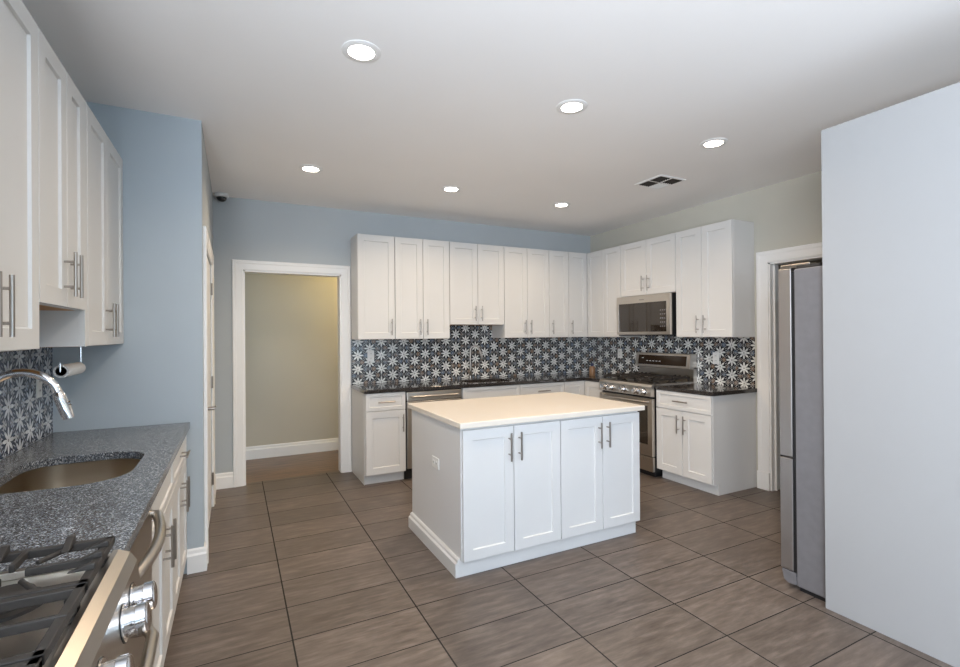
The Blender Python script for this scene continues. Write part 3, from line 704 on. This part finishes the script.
# ---------------------------------------------------------------- ceiling fittings
spots = [(0.536, 2.26, 'front row, leftmost'), (1.763, 2.27, 'front row, middle'), (2.992, 2.27, 'front row, rightmost'),
         (0.547, 4.02, 'back row, leftmost'), (1.762, 4.03, 'back row, middle'), (2.997, 4.04, 'back row, rightmost')]
lab = {0: 'lit round recessed ceiling light nearest the camera, leftmost of the front row', 1: 'lit round recessed ceiling light in the middle of the front row',
       2: 'lit round recessed ceiling light at the right of the front row, near the vent', 3: 'lit round recessed ceiling light nearest the doorway, leftmost of the back row',
       4: 'lit round recessed ceiling light in the middle of the back row', 5: 'lit round recessed ceiling light at the right of the back row, towards the corner'}
def downlight(x, y, label, group='recessed ceiling lights'):
    t = thing('recessed_light', label, 'ceiling light', (x, y, H), 0, group)
    MB().lathe([(0.059, -0.0005), (0.090, -0.0005), (0.090, -0.003), (0.080, -0.006), (0.061, -0.007), (0.059, -0.0005)], (0, 0, 0), 'z', 40).build('trim_ring', m_trim, t, smooth=True)
    MB().lathe([(0.001, -0.001), (0.059, -0.001), (0.059, -0.006), (0.045, -0.008), (0.001, -0.009)], (0, 0, 0), 'z', 40).build('lens', m_lens, t, smooth=True)
    l = bpy.data.lights.new('downlight_lamp', 'AREA'); l.shape = 'DISK'; l.size = 0.13; l.energy = LAMP_W; l.color = (1.0, 0.77, 0.53); l.spread = radians(145)
    lo = bpy.data.objects.new('downlight_lamp', l); C.objects.link(lo); lo.location = (x, y, H-0.013)
LAMP_W = 9.0
for i, (x, y, n) in enumerate(spots): downlight(x, y, lab[i])
# ceiling register
t = thing('ceiling_vent', 'square white four-way air vent with dark gaps set in the ceiling', 'vent', (3.335, 3.065, H))
hw = 0.150
MB().box(-hw, hw, -hw, -hw+0.022, -0.006, 0).box(-hw, hw, hw-0.022, hw, -0.006, 0).box(-hw, -hw+0.022, -hw+0.022, hw-0.022, -0.006, 0).box(hw-0.022, hw, -hw+0.022, hw-0.022, -0.006, 0)\
    .box(-0.010, 0.010, -hw+0.022, hw-0.022, -0.006, 0).box(-hw+0.022, hw-0.022, -0.010, 0.010, -0.006, 0).build('frame', m_trim, t, 0.001)
MB().box(-hw+0.02, hw-0.02, -hw+0.02, hw-0.02, -0.0015, -0.0003).build('duct_opening', m_dark, t)
for qx, qy, ang in ((-1, -1, 1), (1, 1, 1), (-1, 1, 0), (1, -1, 0)):
    b = MB()
    for k in range(5):
        o_k = 0.020+k*0.024
        if ang: b.prism([(qy*o_k, -0.0020), (qy*o_k+0.004, -0.0020), (qy*o_k+0.010, -0.0085), (qy*o_k+0.008, -0.0085)], 'x', *(sorted((qx*0.010, qx*(hw-0.022)))))
        else: b.prism([(qx*o_k, -0.0020), (qx*o_k+0.004, -0.0020), (qx*o_k+0.010, -0.0085), (qx*o_k+0.008, -0.0085)], 'y', *(sorted((qy*0.010, qy*(hw-0.022)))))
    b.build('louvre', m_trim if (qx, qy) == (1, 1) else m_iron, t)
# dome camera
t = thing('dome_camera', 'small white dome security camera with black eye in the back left corner', 'camera', (-0.100, 5.100, H))
MB().lathe([(0.001, 0), (0.062, 0), (0.064, -0.012), (0.055, -0.030), (0.040, -0.032), (0.001, -0.032)], (0, 0, 0), 'z', 28).build('base', m_plate, t, smooth=True)
MB().lathe([(0.044, -0.030), (0.042, -0.045), (0.032, -0.060), (0.016, -0.069), (0.001, -0.071)], (0, 0, 0), 'z', 28).build('dome', m_black, t, smooth=True)

# ---------------------------------------------------------------- outlets
def outlet(label, loc, rz, w=0.072, h=0.118, horizontal=False):
    t = thing('wall_outlet', label, 'outlet', loc, rz)
    MB().box(-w/2, w/2, -0.006, 0, -h/2, h/2).build('cover_plate', m_plate, t, 0.002)
    for s in (-1, 1):
        b = MB(); dx, dz = (s*0.024, 0) if horizontal else (0, s*0.024)
        b.lathe([(0.001, -0.0075), (0.016, -0.0075), (0.016, -0.0055), (0.001, -0.0055)], (dx, 0, dz), 'y', 18)
        f = b.build('socket', m_plate, t, smooth=True)
        MB().box(dx-0.007, dx-0.005, -0.0085, -0.0065, dz-0.005, dz+0.005).box(dx+0.005, dx+0.007, -0.0085, -0.0065, dz-0.005, dz+0.005).build('slots', m_dark, f)
outlet('white outlet on the star-tiled back wall near the doorway', (1.304, YB-0.0085, 1.213), 0)
outlet('white outlet on the star tiles right of the range display', (XR-0.0085, 3.262, 1.178), R_)
outlet('white outlet on the star tiles between corner and range', (XR-0.0085, 4.62, 1.185), R_)
outlet('white outlet on the side of the kitchen island', (1.1805, 2.985, 0.590), R_, 0.118, 0.072, True)
outlet('white outlet on the star tiles behind the near faucet', (XL+0.0085, 3.20, 1.188), L_)

# ---------------------------------------------------------------- small things
t = thing('paper_towel_roll', 'nearly used white paper towel roll hanging beneath the far left wall cabinet', 'paper towel', (-0.715, 2.87, 1.275))
MB().lathe([(0.021, 0.0), (0.029, 0.0), (0.0302, 0.003), (0.0302, 0.277), (0.029, 0.28), (0.021, 0.28), (0.021, 0.0)], (0, 0, 0), 'y', 32).build('paper', m_paper, t, smooth=True)
MB().lathe([(0.0175, 0.001), (0.0205, 0.001), (0.0205, 0.279), (0.0175, 0.279), (0.0175, 0.001)], (0, 0, 0), 'y', 28).build('core', m_card, t, smooth=True)
t = thing('towel_holder', 'wire holder carrying the paper towel roll beneath the far left wall cabinet', 'towel holder', (-0.715, 2.87, 1.275))
MB().tube([(0, -0.012, 0.04), (0, -0.012, 0.0), (0, 0.02, 0.0), (0, 0.27, 0.0), (0, 0.325, 0.0)], 0.0035, 10).tube([(0, 0.325, -0.004), (0, 0.325, 0.114)], 0.0045, 10).build('arm', m_chrome, t, smooth=True)
MB().box(-0.018, 0.018, 0.29, 0.36, 0.112, 0.1155).build('mounting_plate', m_chrome, t)
t = thing('soap_bottle', 'small amber bottle with dark blue cap on the corner of the dark granite', 'bottle', (3.93, 4.70, 0.9165))
MB().lathe([(0.001, 0), (0.036, 0), (0.038, 0.004), (0.038, 0.095), (0.030, 0.112), (0.014, 0.120), (0.014, 0.128), (0.001, 0.128)], (0, 0, 0), 'z', 28).build('bottle_body', m_amber, t, smooth=True)
MB().lathe([(0.017, 0.121), (0.018, 0.121), (0.018, 0.150), (0.014, 0.154), (0.001, 0.154)], (0, 0, 0), 'z', 24).build('cap', m_navy, t, smooth=True)

# hallway lamp, out of sight round the corner to the right
t = thing('hallway_ceiling_light', 'warm round ceiling lamp in the hallway beyond the doorway', 'ceiling light', (1.75, 5.75, 2.60))
MB().lathe([(0.001, 0), (0.14, 0), (0.14, -0.03), (0.10, -0.07), (0.001, -0.085)], (0, 0, 0), 'z', 28).build('shade', emit('lit hallway shade', (1.0, 0.78, 0.42), 3), t, smooth=True)
l = bpy.data.lights.new('hallway_lamp', 'POINT'); l.energy = 21; l.color = (1.0, 0.78, 0.36); l.shadow_soft_size = 0.1
lo = bpy.data.objects.new('hallway_lamp', l); C.objects.link(lo); lo.location = (1.75, 5.75, 2.44)
